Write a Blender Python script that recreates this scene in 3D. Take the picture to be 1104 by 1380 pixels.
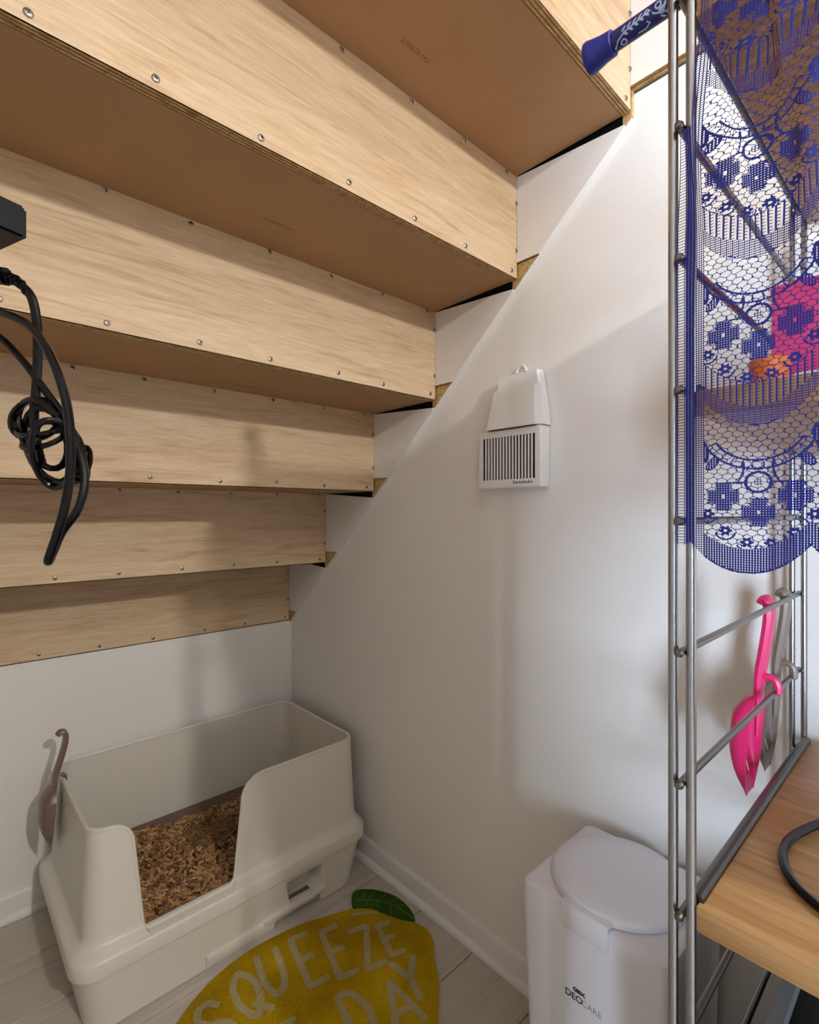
import bpy, bmesh, math, random
import numpy as np
from mathutils import Vector, Matrix

for o in list(bpy.data.objects): bpy.data.objects.remove(o)
SC = bpy.context.scene
COL = SC.collection
random.seed(7)
RNG = np.random.default_rng(11)

# ------------------------------------------------------------------ camera
CAM = Vector((-.862, -1.503, .943)); YAW = math.radians(42.8)
cd = bpy.data.cameras.new('camera'); cam = bpy.data.objects.new('camera', cd); COL.objects.link(cam)
cd.sensor_width = 36; cd.lens = 18.0; cd.clip_start = .01
cam.location = CAM; cam.rotation_euler = (math.pi/2, 0, -YAW)
SC.camera = cam
# ------------------------------------------------------------------ light
w = bpy.data.worlds.new('world'); SC.world = w; w.use_nodes = True
w.node_tree.nodes['Background'].inputs[0].default_value = (1.0, .95, .88, 1)
w.node_tree.nodes['Background'].inputs[1].default_value = .08
def lamp(name, kind, loc, energy, color, size, target=None, sy=None):
    l = bpy.data.lights.new(name, kind); o = bpy.data.objects.new(name, l); COL.objects.link(o)
    o.location = loc; l.energy = energy; l.color = color
    if kind == 'POINT': l.shadow_soft_size = size
    else:
        l.shape = 'RECTANGLE'; l.size = size; l.size_y = sy or size
        o.rotation_euler = (Vector(target)-Vector(loc)).to_track_quat('-Z', 'Y').to_euler()
    return o
lamp('room_lamp', 'POINT', (-.565, -2.78, 1.79), 60, (1.0, .98, .96), .036)
lamp('window_light', 'AREA', (-2.5, -3.35, .95), 95, (.64, .79, 1.0), .42, (0, -1.2, .85), 1.3)
SC.view_settings.view_transform = 'Standard'
SC.view_settings.look = 'None'
SC.view_settings.exposure = 0.26
SC.view_settings.gamma = 1.0

# ------------------------------------------------------------------ materials
def lin(c):
    return tuple(((v/255)/12.92 if v/255 <= .04045 else ((v/255+.055)/1.055)**2.4) for v in c) + (1,)
def newmat(name, rough=.5, metal=0, spec=.5):
    m = bpy.data.materials.new(name); m.use_nodes = True
    nt = m.node_tree; b = nt.nodes['Principled BSDF']
    b.inputs['Roughness'].default_value = rough; b.inputs['Metallic'].default_value = metal
    b.inputs['Specular IOR Level'].default_value = spec
    return m, nt, b
def N(nt, t, **kw):
    n = nt.nodes.new(t)
    for k, v in kw.items():
        if k in n.inputs: n.inputs[k].default_value = v
        else: setattr(n, k, v)
    return n
def plain(name, rgb, rough=.5, metal=0, bump=0, bscale=300, spec=.5, var=.03):
    """one colour with a faint procedural mottling and optional fine relief"""
    m, nt, b = newmat(name, rough, metal, spec)
    tc = N(nt, 'ShaderNodeTexCoord')
    nz = N(nt, 'ShaderNodeTexNoise', Scale=14.0, Detail=4.0)
    nt.links.new(tc.outputs['Object'], nz.inputs['Vector'])
    mx = N(nt, 'ShaderNodeMix', data_type='RGBA')
    c = lin(rgb)
    mx.inputs[6].default_value = tuple(v*(1-var) for v in c[:3])+(1,)
    mx.inputs[7].default_value = tuple(min(1, v*(1+var)) for v in c[:3])+(1,)
    nt.links.new(nz.outputs['Fac'], mx.inputs[0]); nt.links.new(mx.outputs[2], b.inputs['Base Color'])
    if bump:
        n2 = N(nt, 'ShaderNodeTexNoise', Scale=float(bscale), Detail=2.0)
        nt.links.new(tc.outputs['Object'], n2.inputs['Vector'])
        bp = N(nt, 'ShaderNodeBump', Strength=bump, Distance=.001)
        nt.links.new(n2.outputs['Fac'], bp.inputs['Height']); nt.links.new(bp.outputs['Normal'], b.inputs['Normal'])
    return m
def wood(name, stops, scale=(1.2, 22, 22), detail=8, dist=1.2, rough=.55, fine=.25, bump=.15, rnd=True):
    """grain running along X (object space); each object gets its own piece of timber"""
    m, nt, b = newmat(name, rough, 0, .35)
    tc = N(nt, 'ShaderNodeTexCoord'); oi = N(nt, 'ShaderNodeObjectInfo')
    add = N(nt, 'ShaderNodeVectorMath', operation='MULTIPLY_ADD')
    add.inputs[1].default_value = (37, 53, 91) if rnd else (0, 0, 0)
    nt.links.new(oi.outputs['Random'], add.inputs[0]); nt.links.new(tc.outputs['Object'], add.inputs[2])
    mp = N(nt, 'ShaderNodeMapping'); mp.inputs['Scale'].default_value = scale
    nt.links.new(add.outputs[0], mp.inputs['Vector'])
    n1 = N(nt, 'ShaderNodeTexNoise', Scale=1.6, Detail=float(detail), Roughness=.6, Distortion=dist)
    nt.links.new(mp.outputs[0], n1.inputs['Vector'])
    mp2 = N(nt, 'ShaderNodeMapping'); mp2.inputs['Scale'].default_value = (scale[0]*7, scale[1]*11, scale[2]*11)
    nt.links.new(add.outputs[0], mp2.inputs['Vector'])
    n2 = N(nt, 'ShaderNodeTexNoise', Scale=1.5, Detail=4.0)
    nt.links.new(mp2.outputs[0], n2.inputs['Vector'])
    cr = N(nt, 'ShaderNodeValToRGB'); el = cr.color_ramp.elements
    el[0].position, el[0].color = stops[0][0], lin(stops[0][1]); el[1].position, el[1].color = stops[-1][0], lin(stops[-1][1])
    for p, c in stops[1:-1]:
        e = el.new(p); e.color = lin(c)
    nt.links.new(n1.outputs['Fac'], cr.inputs['Fac'])
    mr = N(nt, 'ShaderNodeMapRange'); mr.inputs[1].default_value = .35; mr.inputs[2].default_value = .7
    mr.inputs[3].default_value = 1-fine; mr.inputs[4].default_value = 1
    nt.links.new(n2.outputs['Fac'], mr.inputs[0])
    mx = N(nt, 'ShaderNodeMix', data_type='RGBA', blend_type='MULTIPLY'); mx.inputs[0].default_value = 1
    nt.links.new(cr.outputs[0], mx.inputs[6]); nt.links.new(mr.outputs[0], mx.inputs[7])
    nt.links.new(mx.outputs[2], b.inputs['Base Color'])
    bp = N(nt, 'ShaderNodeBump', Strength=bump, Distance=.0006)
    nt.links.new(n2.outputs['Fac'], bp.inputs['Height']); nt.links.new(bp.outputs['Normal'], b.inputs['Normal'])
    return m
M = {}
M['wall'] = plain('wallpaper', (238, 234, 228), .75, bump=.35, bscale=420, var=.012)
M['trim'] = plain('painted_trim', (232, 229, 224), .45, var=.01)
M['panel'] = plain('white_panel', (232, 226, 220), .5, var=.02)
M['ply'] = wood('lauan_plywood', [(.20, (184, 144, 104)), (.33, (206, 171, 132)), (.44, (219, 188, 150)), (.58, (225, 197, 161)), (.74, (229, 204, 171))], (2.4, 24, 24), dist=1.6, fine=.16)
M['ply_dark'] = wood('plywood_glue_edge', [(.3, (96, 66, 36)), (.6, (150, 110, 66)), (.75, (178, 138, 90))], (1.5, 260, 40), fine=.2)
M['mdf'] = plain('brown_fibreboard', (170, 130, 90), .7, bump=.25, bscale=700, var=.10)
M['stamp'] = plain('stamp_ink', (126, 92, 60), .8)
M['osb'] = wood('strand_board', [(.3, (160, 120, 68)), (.5, (212, 172, 112)), (.7, (234, 202, 148))], (60, 60, 90), dist=.6, fine=.35)
M['black'] = plain('gap_shade_black', (5, 5, 5), .7, spec=.15)  # flat black for the painted shade in the tread gaps
M['floor'] = wood('pale_floor_plank', [(.25, (184, 172, 157)), (.5, (198, 188, 174)), (.75, (206, 197, 184))], (1.4, 30, 30), fine=.08, rough=.5)
M['groove'] = plain('floor_joint', (96, 82, 66), .8)
M['oak'] = wood('oak_board', [(.25, (162, 116, 68)), (.45, (188, 144, 94)), (.6, (200, 157, 106)), (.75, (210, 170, 120))], (26, 1.2, 26), fine=.2, rough=.38)
M['steel'] = plain('zinc_steel', (170, 172, 176), .28, 1.0, bump=.1, bscale=200)
M['rungsteel'] = plain('rung_steel', (122, 119, 114), .32, 1.0)  # post steel toned down, dim surroundings put into the colour
M['dimsteel'] = plain('dimmed_steel', (96, 93, 90), .35, 1.0)  # same steel darker still, painting in the reflection of a dim room
M['screw'] = plain('screw_zinc', (172, 168, 158), .35, 1.0)
M['screwdark'] = plain('screw_recess', (40, 38, 36), .6)
M['ivory'] = plain('ivory_plastic', (226, 220, 207), .38, var=.01)
M['taupe'] = plain('taupe_plastic', (122, 100, 90), .32, var=.02)
M['taupe2'] = plain('grey_brown_plastic', (128, 112, 100), .38, var=.02)
M['pink'] = plain('pink_plastic', (226, 40, 112), .35, var=.02)
M['binwhite'] = plain('white_plastic', (228, 226, 231), .36, var=.008)
M['white'] = plain('white_abs', (236, 235, 232), .35, var=.01)
M['ink'] = plain('dark_print', (52, 52, 58), .6)
M['inklight'] = plain('grey_print', (112, 112, 120), .6)
M['blackplastic'] = plain('black_plastic', (6, 6, 8), .4, spec=.3, bump=.15, bscale=900)
M['cable'] = plain('black_cable', (4, 4, 6), .26, spec=.3)
M['lace'] = plain('blue_lace', (16, 28, 116), .75, var=.15)
M['navy'] = plain('navy_enamel', (28, 34, 104), .3, var=.08)
M['rubberblue'] = plain('blue_rubber', (30, 42, 140), .42, var=.05)
M['paleblue'] = plain('pale_blue_print', (182, 200, 236), .5)
M['orange'] = plain('orange_plastic', (236, 120, 26), .45)
M['bluegloss'] = plain('blue_gloss', (24, 62, 190), .2)
M['hotpink'] = plain('pink_card', (232, 74, 130), .5)
M['grey'] = plain('grey_plastic', (112, 114, 118), .5)
def pellet_mat():
    m, nt, b = newmat('wood_pellets', .75)
    oi = N(nt, 'ShaderNodeAttribute', attribute_name='tone')
    cr = N(nt, 'ShaderNodeValToRGB'); e = cr.color_ramp.elements
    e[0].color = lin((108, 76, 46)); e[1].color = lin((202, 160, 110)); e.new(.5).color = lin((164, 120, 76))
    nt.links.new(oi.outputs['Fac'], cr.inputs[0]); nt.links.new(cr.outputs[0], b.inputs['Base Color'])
    return m
M['pellet'] = pellet_mat()
def felt(name, a, c):
    m, nt, b = newmat(name, .95, 0, .1)
    tc = N(nt, 'ShaderNodeTexCoord')
    n1 = N(nt, 'ShaderNodeTexNoise', Scale=420.0, Detail=3.0); n2 = N(nt, 'ShaderNodeTexNoise', Scale=9.0, Detail=3.0)
    ad = N(nt, 'ShaderNodeMath', operation='MULTIPLY_ADD'); ad.inputs[1].default_value = .6
    for n in (n1, n2): nt.links.new(tc.outputs['Object'], n.inputs['Vector'])
    nt.links.new(n2.outputs['Fac'], ad.inputs[0])
    ml = N(nt, 'ShaderNodeMath', operation='MULTIPLY'); ml.inputs[1].default_value = .55
    nt.links.new(n1.outputs['Fac'], ml.inputs[0]); nt.links.new(ml.outputs[0], ad.inputs[2])
    cr = N(nt, 'ShaderNodeValToRGB'); e = cr.color_ramp.elements
    e[0].position = .42; e[0].color = lin(a); e[1].position = .74; e[1].color = lin(c)
    nt.links.new(ad.outputs[0], cr.inputs[0]); nt.links.new(cr.outputs[0], b.inputs['Base Color'])
    bp = N(nt, 'ShaderNodeBump', Strength=.9, Distance=.003)
    nt.links.new(n1.outputs['Fac'], bp.inputs['Height']); nt.links.new(bp.outputs['Normal'], b.inputs['Normal'])
    return m
M['matyellow'] = felt('yellow_mat_pile', (158, 122, 8), (214, 178, 20))
M['matletter'] = felt('cream_mat_pile', (160, 142, 88), (202, 186, 140))
M['matgreen'] = felt('green_mat_pile', (38, 66, 20), (64, 100, 34))
M['matvein'] = felt('light_green_mat_pile', (74, 92, 38), (108, 122, 62))

# ------------------------------------------------------------------ helpers
class MB:
    def __init__(s): s.v = []; s.f = []; s.mi = []
    def add(s, vs, fs, mi=0):
        k = len(s.v); s.v += [tuple(p) for p in vs]
        s.f += [tuple(i+k for i in f) for f in fs]; s.mi += [mi]*len(fs); return s
    def box(s, lo, hi, mi=0):
        x0, y0, z0 = lo; x1, y1, z1 = hi
        return s.add([(x0,y0,z0),(x1,y0,z0),(x1,y1,z0),(x0,y1,z0),(x0,y0,z1),(x1,y0,z1),(x1,y1,z1),(x0,y1,z1)],
                     [(0,3,2,1),(4,5,6,7),(0,1,5,4),(1,2,6,5),(2,3,7,6),(3,0,4,7)], mi)
    def rbox(s, lo, hi, r=.003, seg=2, mi=0):
        bm = bmesh.new(); bmesh.ops.create_cube(bm, size=1)
        for v in bm.verts:
            v.co = Vector([(lo[i]+hi[i])/2 + v.co[i]*(hi[i]-lo[i]) for i in range(3)])
        bmesh.ops.bevel(bm, geom=list(bm.edges), offset=r, segments=seg, profile=.5, affect='EDGES')
        bm.verts.index_update()
        s.add([v.co for v in bm.verts], [[v.index for v in f.verts] for f in bm.faces], mi); bm.free(); return s
    def prism(s, poly, axis, lo, hi, mi=0):
        """poly: 2D points in the two other axes (in xyz order), extruded along axis"""
        def p3(p, t):
            q = list(p); q.insert(axis, t); return tuple(q)
        n = len(poly); vs = [p3(p, lo) for p in poly]+[p3(p, hi) for p in poly]
        fs = [tuple(range(n)), tuple(range(2*n-1, n-1, -1))]
        fs += [(i, i+n, (i+1) % n+n, (i+1) % n) for i in range(n)]
        return s.add(vs, fs, mi)
    def loft(s, loops, caps=(True, True), mi=0, closed=True):
        n = len(loops[0]); vs = [p for l in loops for p in l]; fs = []
        for k in range(len(loops)-1):
            for i in range(n if closed else n-1):
                j = (i+1) % n
                fs.append((k*n+i, k*n+j, (k+1)*n+j, (k+1)*n+i))
        if caps[0]: fs.append(tuple(range(n-1, -1, -1)))
        if caps[1]: fs.append(tuple(range((len(loops)-1)*n, len(loops)*n)))
        return s.add(vs, fs, mi)
    def tube(s, path, r, n=8, mi=0, closed=False, caps=True):
        P = [Vector(p) for p in path]; m = len(P)
        rs = r if isinstance(r, (list, tuple)) else [r]*m
        up = None; loops = []
        for i in range(m):
            if closed: t = (P[(i+1) % m]-P[i-1])
            else: t = P[min(i+1, m-1)]-P[max(i-1, 0)]
            t = t.normalized() if t.length > 1e-9 else Vector((0, 0, 1))
            if up is None:
                up = t.orthogonal().normalized()
            up = (up - t*up.dot(t))
            up = up.normalized() if up.length > 1e-6 else t.orthogonal().normalized()
            b = t.cross(up)
            loops.append([P[i]+(up*math.cos(a)+b*math.sin(a))*rs[i] for a in [2*math.pi*k/n for k in range(n)]])
        if closed: loops.append(loops[0])
        return s.loft(loops, (caps and not closed, caps and not closed), mi)
    def lathe(s, prof, c, axis=(0, 0, 1), n=32, mi=0):
        ax = Vector(axis).normalized(); u = ax.orthogonal().normalized(); v = ax.cross(u); c = Vector(c)
        loops = [[c+ax*h+(u*math.cos(a)+v*math.sin(a))*max(r, 1e-5) for a in [2*math.pi*k/n for k in range(n)]] for r, h in prof]
        return s.loft(loops, (True, True), mi)
    def mesh(s, name, mats, off=Vector((0, 0, 0)), smooth=True, ang=35):
        me = bpy.data.meshes.new(name)
        me.from_pydata([tuple(Vector(p)-off) for p in s.v], [], s.f)
        for mt in mats: me.materials.append(mt)
        if len(mats) > 1: me.polygons.foreach_set('material_index', s.mi)
        bm = bmesh.new(); bm.from_mesh(me); bmesh.ops.recalc_face_normals(bm, faces=bm.faces); bm.to_mesh(me); bm.free()
        if smooth:
            me.polygons.foreach_set('use_smooth', [True]*len(me.polygons)); me.set_sharp_from_angle(angle=math.radians(ang))
        me.update(); return me
    def build(s, name, mats, parent=None, at=None, **kw):
        if not isinstance(mats, (list, tuple)): mats = [mats]
        off = wloc(parent) if parent else Vector(at or (0, 0, 0))
        o = bpy.data.objects.new(name, s.mesh(name, mats, off, **kw)); COL.objects.link(o)
        if parent: o.parent = parent
        else: o.location = off
        return o
def wloc(o):
    v = Vector(o.location)
    while o.parent: o = o.parent; v = v+Vector(o.location)
    return v
def tag(o, label=None, cat=None, group=None, kind=None):
    for k, v in (('label', label), ('category', cat), ('group', group), ('kind', kind)):
        if v: o[k] = v
    return o
def thing(name, loc, label=None, cat=None, group=None, kind=None):
    o = bpy.data.objects.new(name, None); COL.objects.link(o); o.location = loc; o.empty_display_size = .05
    return tag(o, label, cat, group, kind)
def linked(name, me, parent, world, rot=None):
    o = bpy.data.objects.new(name, me); COL.objects.link(o); o.parent = parent
    o.location = Vector(world)-wloc(parent)
    if rot: o.rotation_euler = rot
    return o
def spline(pts, k=8, closed=False):
    P = [Vector(p) for p in pts]; n = len(P); out = []
    for i in range(n if closed else n-1):
        g = (lambda j: P[j % n]) if closed else (lambda j: P[min(max(j, 0), n-1)])
        a, b, c, d = g(i-1), g(i), g(i+1), g(i+2)
        for q in range(k):
            t = q/k
            out.append(.5*((2*b)+(c-a)*t+(2*a-5*b+4*c-d)*t*t+(3*b-a-3*c+d)*t**3))
    if not closed: out.append(P[-1])
    return out
def rrect(x0, x1, y0, y1, r, z, seg=8):
    out = []
    for cx, cy, a0 in ((x1-r, y1-r, 0), (x0+r, y1-r, 90), (x0+r, y0+r, 180), (x1-r, y0+r, 270)):
        for k in range(seg+1):
            a = math.radians(a0+90*k/seg); out.append((cx+r*math.cos(a), cy+r*math.sin(a), z))
    return out
def boolean(o, cutter, op='DIFFERENCE'):
    md = o.modifiers.new('b', 'BOOLEAN'); md.operation = op; md.object = cutter; md.solver = 'EXACT'
    bpy.context.view_layer.update()
    dg = bpy.context.evaluated_depsgraph_get()
    me = bpy.data.meshes.new_from_object(o.evaluated_get(dg)); o.modifiers.clear(); o.data = me
    bpy.data.objects.remove(cutter)
    me.polygons.foreach_set('use_smooth', [True]*len(me.polygons)); me.set_sharp_from_angle(angle=math.radians(35)); me.update()
def text(name, s, size, mat, parent, origin, xdir, ydir, depth=.0003, offset=0.0, xscale=1.0, align='LEFT', shear=0):
    cu = bpy.data.curves.new(name, 'FONT'); cu.body = s; cu.size = size; cu.extrude = depth; cu.offset = offset
    cu.align_x = align; cu.resolution_u = 4; cu.shear = shear
    t = bpy.data.objects.new(name, cu); COL.objects.link(t); bpy.context.view_layer.update()
    me = bpy.data.meshes.new_from_object(t.evaluated_get(bpy.context.evaluated_depsgraph_get()))
    bpy.data.objects.remove(t)
    x = Vector(xdir).normalized(); y = Vector(ydir).normalized(); z = x.cross(y)
    R = Matrix((x*xscale, y, z)).transposed()
    for v in me.vertices: v.co = R @ v.co
    me.materials.clear(); me.materials.append(mat); me.name = name
    o = bpy.data.objects.new(name, me); COL.objects.link(o); o.parent = parent
    o.location = Vector(origin)-(wloc(parent) if parent else Vector((0, 0, 0)))
    return o

# ------------------------------------------------------------------ staircase numbers
STEP, RISE, ZB1, SLOPE = .2274, .2045, .588, .9046
XR = -.012                      # face of the white stringer panels; the wall itself is X = 0
XL = -.9485
def RY(i): return -.002 if i == 1 else .010-STEP*(i-1)
def RZ(i): return ZB1+RISE*(i-1)
def diagY(z): return -(z-.581)/SLOPE
Y6 = diagY(1.6005)

# ------------------------------------------------------------------ setting
FY = -3.2
m = MB().prism([(.1, 0), (0, 0), (0, .581), (Y6, 1.6005), (Y6, 1.645), (FY, 1.645), (FY, 0)][1:] , 0, 0, .1)
tag(m.build('wall_right', M['wall'], at=(0, 0, 0), smooth=False), 'white papered wall rising to the slanted stair edge', kind='structure')
m = MB().box((-1.05, 0, 0), (0, .1, RZ(1)))
tag(m.build('wall_back', M['wall'], at=(0, 0, 0), smooth=False), 'low white wall under the lowest riser', kind='structure')
m = MB().box((-1.05, -1.90, 0), (-.95, 0, 2.4))  # unseen; near end run past the camera to cut off the area light
tag(m.build('unseen_wall_left', M['wall'], at=(0, 0, 0), smooth=False), kind='structure')
m = MB().box((-.0, FY, 1.95), (.1, -1.40, 2.4))
tag(m.build('wall_upper', M['wall'], at=(0, 0, 0), smooth=False), kind='structure')
m = MB().box((-2.6, FY, 2.4), (.1, -1.40, 2.5))
tag(m.build('ceiling', M['wall'], at=(0, 0, 0), smooth=False), kind='structure')
fl = tag(MB().box((-2.6, FY, -.05), (.1, .1, -.004)).build('floor', M['groove'], at=(0, 0, 0), smooth=False), 'pale wood plank floor', kind='structure')
pm = MB().rbox((-2.6, -.0780, -.02), (0, .0780, 0), .0012, 1).mesh('plank', [M['floor']])
for k in range(20):
    linked('plank', pm, fl, (0, -.079-.158*k, 0))
def baseboard(name, pts, closed=False):
    m = MB()
    # profile (distance from wall, z) swept as straight run; chamfered top and a rounded shoe
    prof = [(0, 0), (.019, 0), (.019, .005), (.0165, .011), (.012, .014), (.0085, .0155), (.0085, .050), (.006, .056), (.002, .058), (0, .058)]
    (ax, ay), (bx, by), (nx, ny) = pts
    m.loft([[(ax+nx*d, ay+ny*d, z) for d, z in prof], [(bx+nx*d, by+ny*d, z) for d, z in prof]])
    return tag(m.build(name, M['trim'], at=(0, 0, 0), ang=50), kind='structure')
baseboard('baseboard_right', ((0, 0), (0, FY), (-1, 0)))
baseboard('baseboard_back', ((-.95, 0), (0, 0), (0, -1)))

# ------------------------------------------------------------------ staircase
st = thing('staircase', (-.45, -.6, .588), 'underside of an open-backed plywood staircase climbing along the white wall', 'staircase')
sm = MB()
sm.lathe([(.0001, -.0006), (.0045, -.0006), (.0043, -.0012), (.0032, -.0020), (.0013, -.0021)], (0, 0, 0), (0, 1, 0), 12)
for k in range(2):
    a, b = (.0022, .0005) if k == 0 else (.0005, .0022)
    sm.box((-a, -.0026, -b), (a, -.0018, b), 1)
SCREW = sm.mesh('screw', [M['screw'], M['screwdark']])
SX = [-.925, -.80, -.68, -.555, -.422, -.288, -.165, -.030]
for i in range(1, 8):
    y, zb = RY(i), RZ(i); zt = RZ(i+1)
    bm_ = MB()
    x1 = XR
    vs = [(XL, y, zb), (x1, y, zb), (x1, y+.015, zb), (XL, y+.015, zb), (XL, y, zt), (x1, y, zt), (x1, y+.015, zt), (XL, y+.015, zt)]
    bm_.add(vs, [(4,5,6,7), (0,1,5,4), (1,2,6,5), (2,3,7,6), (3,0,4,7)], 0)
    # bottom edge: the plies of the board show as separate layers
    lay = [0, .0026, .0048, .0076, .0100, .0126, .015]
    for k in range(6):
        d = .0006 if k % 2 else 0
        bm_.box((XL, y+lay[k], zb-.0002+d), (x1, y+lay[k+1], zb+.002), 1 if k % 2 else 2)
    ri = bm_.build('riser', [M['ply'], M['ply_dark'], M['osb']], st, smooth=False)
    if i <= 6:
        for x in SX:
            linked('screw', SCREW, ri, (x+random.uniform(-.006, .006), y, zb+.0125+random.uniform(-.002, .002)), (0, random.random()*3, 0))
            if i != 6:
                linked('screw', SCREW, ri, (x-.01+random.uniform(-.006, .006), y, zt-.006+random.uniform(-.001, .002)), (math.radians(-25), random.random()*3, 0))
        for dz in (.158, .062):
            o_ = linked('screw', SCREW, ri, (XR-.003, y, zb+dz+random.uniform(-.008, .008)), (0, random.random()*3, 0))
for i in range(1, 7):
    t = MB().box((XL, RY(i+1)+.0152, RZ(i+1)), (XR-.001, RY(i)+.03, RZ(i+1)+.03)).build('tread', M['mdf'], st, smooth=False)
    if i == 4: text('stamp', '230629-HU', .0115, M['stamp'], t, (-.483, -.752, RZ(5)-.0001), (1, 0, 0), (0, -1, 0), .0001)
    if i == 5: text('stamp', '230629-HU', .0115, M['stamp'], t, (-.379, -.962, RZ(6)-.0001), (1, 0, 0), (0, -1, 0), .0001)
    if i == 3: text('stamp', '230629-HU', .0115, M['stamp'], t, (-.42, -.50, RZ(4)-.0001), (1, 0, 0), (0, -1, 0), .0001)
# stringer of strand board with white facing panels
dl = [(0.0, .5835), (Y6, 1.6030)]
m = MB().prism([(.03, .60), (dl[0][0], dl[0][1]), dl[1], (Y6-.001, 1.649), (-1.40, 1.649), (-1.40, 2.1), (-.55, 2.1), (.03, .92)], 0, -.0075, -.0003)
stg = m.build('stringer', M['osb'], st, smooth=False)
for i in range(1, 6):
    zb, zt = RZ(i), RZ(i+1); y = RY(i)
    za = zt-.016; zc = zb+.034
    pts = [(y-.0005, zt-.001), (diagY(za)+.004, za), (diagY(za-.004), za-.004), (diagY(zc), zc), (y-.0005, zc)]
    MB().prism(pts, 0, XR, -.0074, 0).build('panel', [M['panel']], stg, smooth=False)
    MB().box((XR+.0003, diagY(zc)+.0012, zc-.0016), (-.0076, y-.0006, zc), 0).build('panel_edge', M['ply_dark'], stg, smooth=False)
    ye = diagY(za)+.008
    MB().prism([(y-.001, zt-.001), (ye, za-.002), (ye, zt+.02), (y-.001, zt+.02)], 0, -.0082, -.0076).build('gap_shade_strip', M['black'], stg, smooth=False)  # black strip painting the shade in the gap between tread and panel
MB().box((XR, -1.40, 1.653), (-.0074, RY(6)-.0005, 2.1)).build('panel', M['panel'], stg, smooth=False)
MB().box((XR+.0003, -1.40, 1.6495), (.0, RY(6)-.0005, 1.653)).build('panel_edge', M['ply_dark'], stg, smooth=False)
# white edging that closes the underside of the stringer, piece by piece between the notches
MB().prism([(-.0003, .581), (Y6, 1.6005), (Y6, 1.6029), (-.0003, .5834)], 0, -.0074, -.0002).build('edge_strip', M['trim'], stg, smooth=False)

# ------------------------------------------------------------------ litter box
lb = thing('litter_box', (-.355, -.24, 0), 'ivory high-sided cat litter box full of wood pellets in the corner', 'litter box')
X0, X1, Y0, Y1 = -.688, -.030, -.456, -.024     # flange extent
def ring(ins_l, ins_r, ins_f, ins_b, r, z): return rrect(X0+ins_l, X1-ins_r, Y0+ins_f, Y1-ins_b, r, z, 8)
cover_out = [ring(.004, .004, .004, .004, .045, .1035), ring(0, 0, 0, 0, .047, .106), ring(0, 0, 0, 0, .047, .130), ring(.002, .002, .002, .002, .047, .1345), ring(.008, .008, .008, .006, .045, .1385),
             ring(.019, .010, .022, .008, .042, .1455), ring(.0215, .0115, .025, .010, .042, .150), ring(.023, .012, .027, .012, .042, .160), ring(.0325, .0150, .0435, .019, .038, .346)]
TH = .0055
cover_in = [[(x, y, z) for x, y, z in ring(.0325+TH, .015+TH, .0435+TH, .019+TH, .034, .346)], ring(.023+TH, .012+TH, .027+TH, .012+TH, .037, .1035)]
cov = MB(); cov.loft(cover_out+cover_in+[cover_out[0]], (False, False))
co = cov.build('cover', M['ivory'], lb)
# U-shaped entrance cut through the front wall: outline in X/Z, then a rounded lip follows the same outline
def opening(extra=0):
    pts = [(-.640, .3465), (-.628, .3462)]
    def arc(cx, cz, rx, rz, a0, a1, n=8):
        return [(cx+rx*math.cos(math.radians(a0+(a1-a0)*k/n)), cz+rz*math.sin(math.radians(a0+(a1-a0)*k/n))) for k in range(n+1)]
    return arc(-.622, .306, .040, .0402, 90, 0) + arc(-.553, .152, .016, .016, 180, 270, 5)[0:] + arc(-.405, .152, .022, .016, 270, 360, 5) + arc(-.305, .300, .055, .0462, 180, 90)
op = opening()
op[0] = (op[0][0], .3462); op[-1] = (op[-1][0], .3462)
poly = [(op[0][0], .40)]+op+[(op[-1][0], .40)]
cutter = MB().prism([(x, z) for x, z in poly], 1, -.50, -.36).build('cut', M['ivory'], at=(0, 0, 0), smooth=False)
boolean(co, cutter)
def frontY(z): return Y0+.027+(.0435-.027)*(z-.16)/(.346-.16)+TH/2 if z > .16 else Y0+.027+TH/2-(.16-z)*.09
top = rrect(X0+.0325+TH/2, X1-.015-TH/2, Y0+.0435+TH/2, Y1-.019-TH/2, .036, .346, 8)
lip = []
# start on the front rim right of the opening, go round the box, come back on the left, dip through the U
fy = Y0+.0435+TH/2
k0 = next(i for i, p in enumerate(top) if abs(p[1]-fy) < 1e-5 and p[0] > -.2)
loop = top[k0:]+top[:k0]
loop = [p for p in loop]
lip = [(op[-1][0], fy, .346)]+loop+[]
lip += [(x, frontY(z), z) for x, z in op]
lm = MB().tube([p for i, p in enumerate(lip) if i == 0 or (Vector(p)-Vector(lip[i-1])).length > 1e-4], .0042, 8, closed=True)
lm.build('rim', M['ivory'], lb)
# base with the sliding drawer
base = MB().loft([ring(.030, .044, .012, .02, .045, 0), ring(.024, .038, .0085, .016, .047, .004), ring(.010, .010, .007, .008, .044, .1035)])
bo = base.build('base', M['ivory'], lb)
def dY(z): return Y0+.010-.003*z/.1
cut = MB().prism([(-.272, .092), (-.262, .040), (-.200, .040), (-.178, .060), (-.172, .092)], 1, -.50, -.395).build('cut', M['ivory'], at=(0, 0, 0), smooth=False)
boolean(bo, cut)
cut = MB().prism([(-.305, -.01), (-.298, .020), (-.180, .020), (-.174, -.01)], 1, -.50, -.43).build('cut', M['ivory'], at=(0, 0, 0), smooth=False)
boolean(bo, cut)
dp = [(-.600, .100), (-.596, .006), (-.322, .006), (-.316, .028), (-.292, .036), (-.274, .100)]
dr = MB().loft([[(x, Y0+.0085-.015*z-.0006, z) for x, z in dp], [(x, Y0+.020, z) for x, z in dp]])
dro = dr.build('drawer', M['ivory'], lb, smooth=False)
MB().rbox((-.455, Y0+.0010, .012), (-.318, Y0+.012, .032), .003, 2).build('drawer_plate', M['ivory'], dro)
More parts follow.
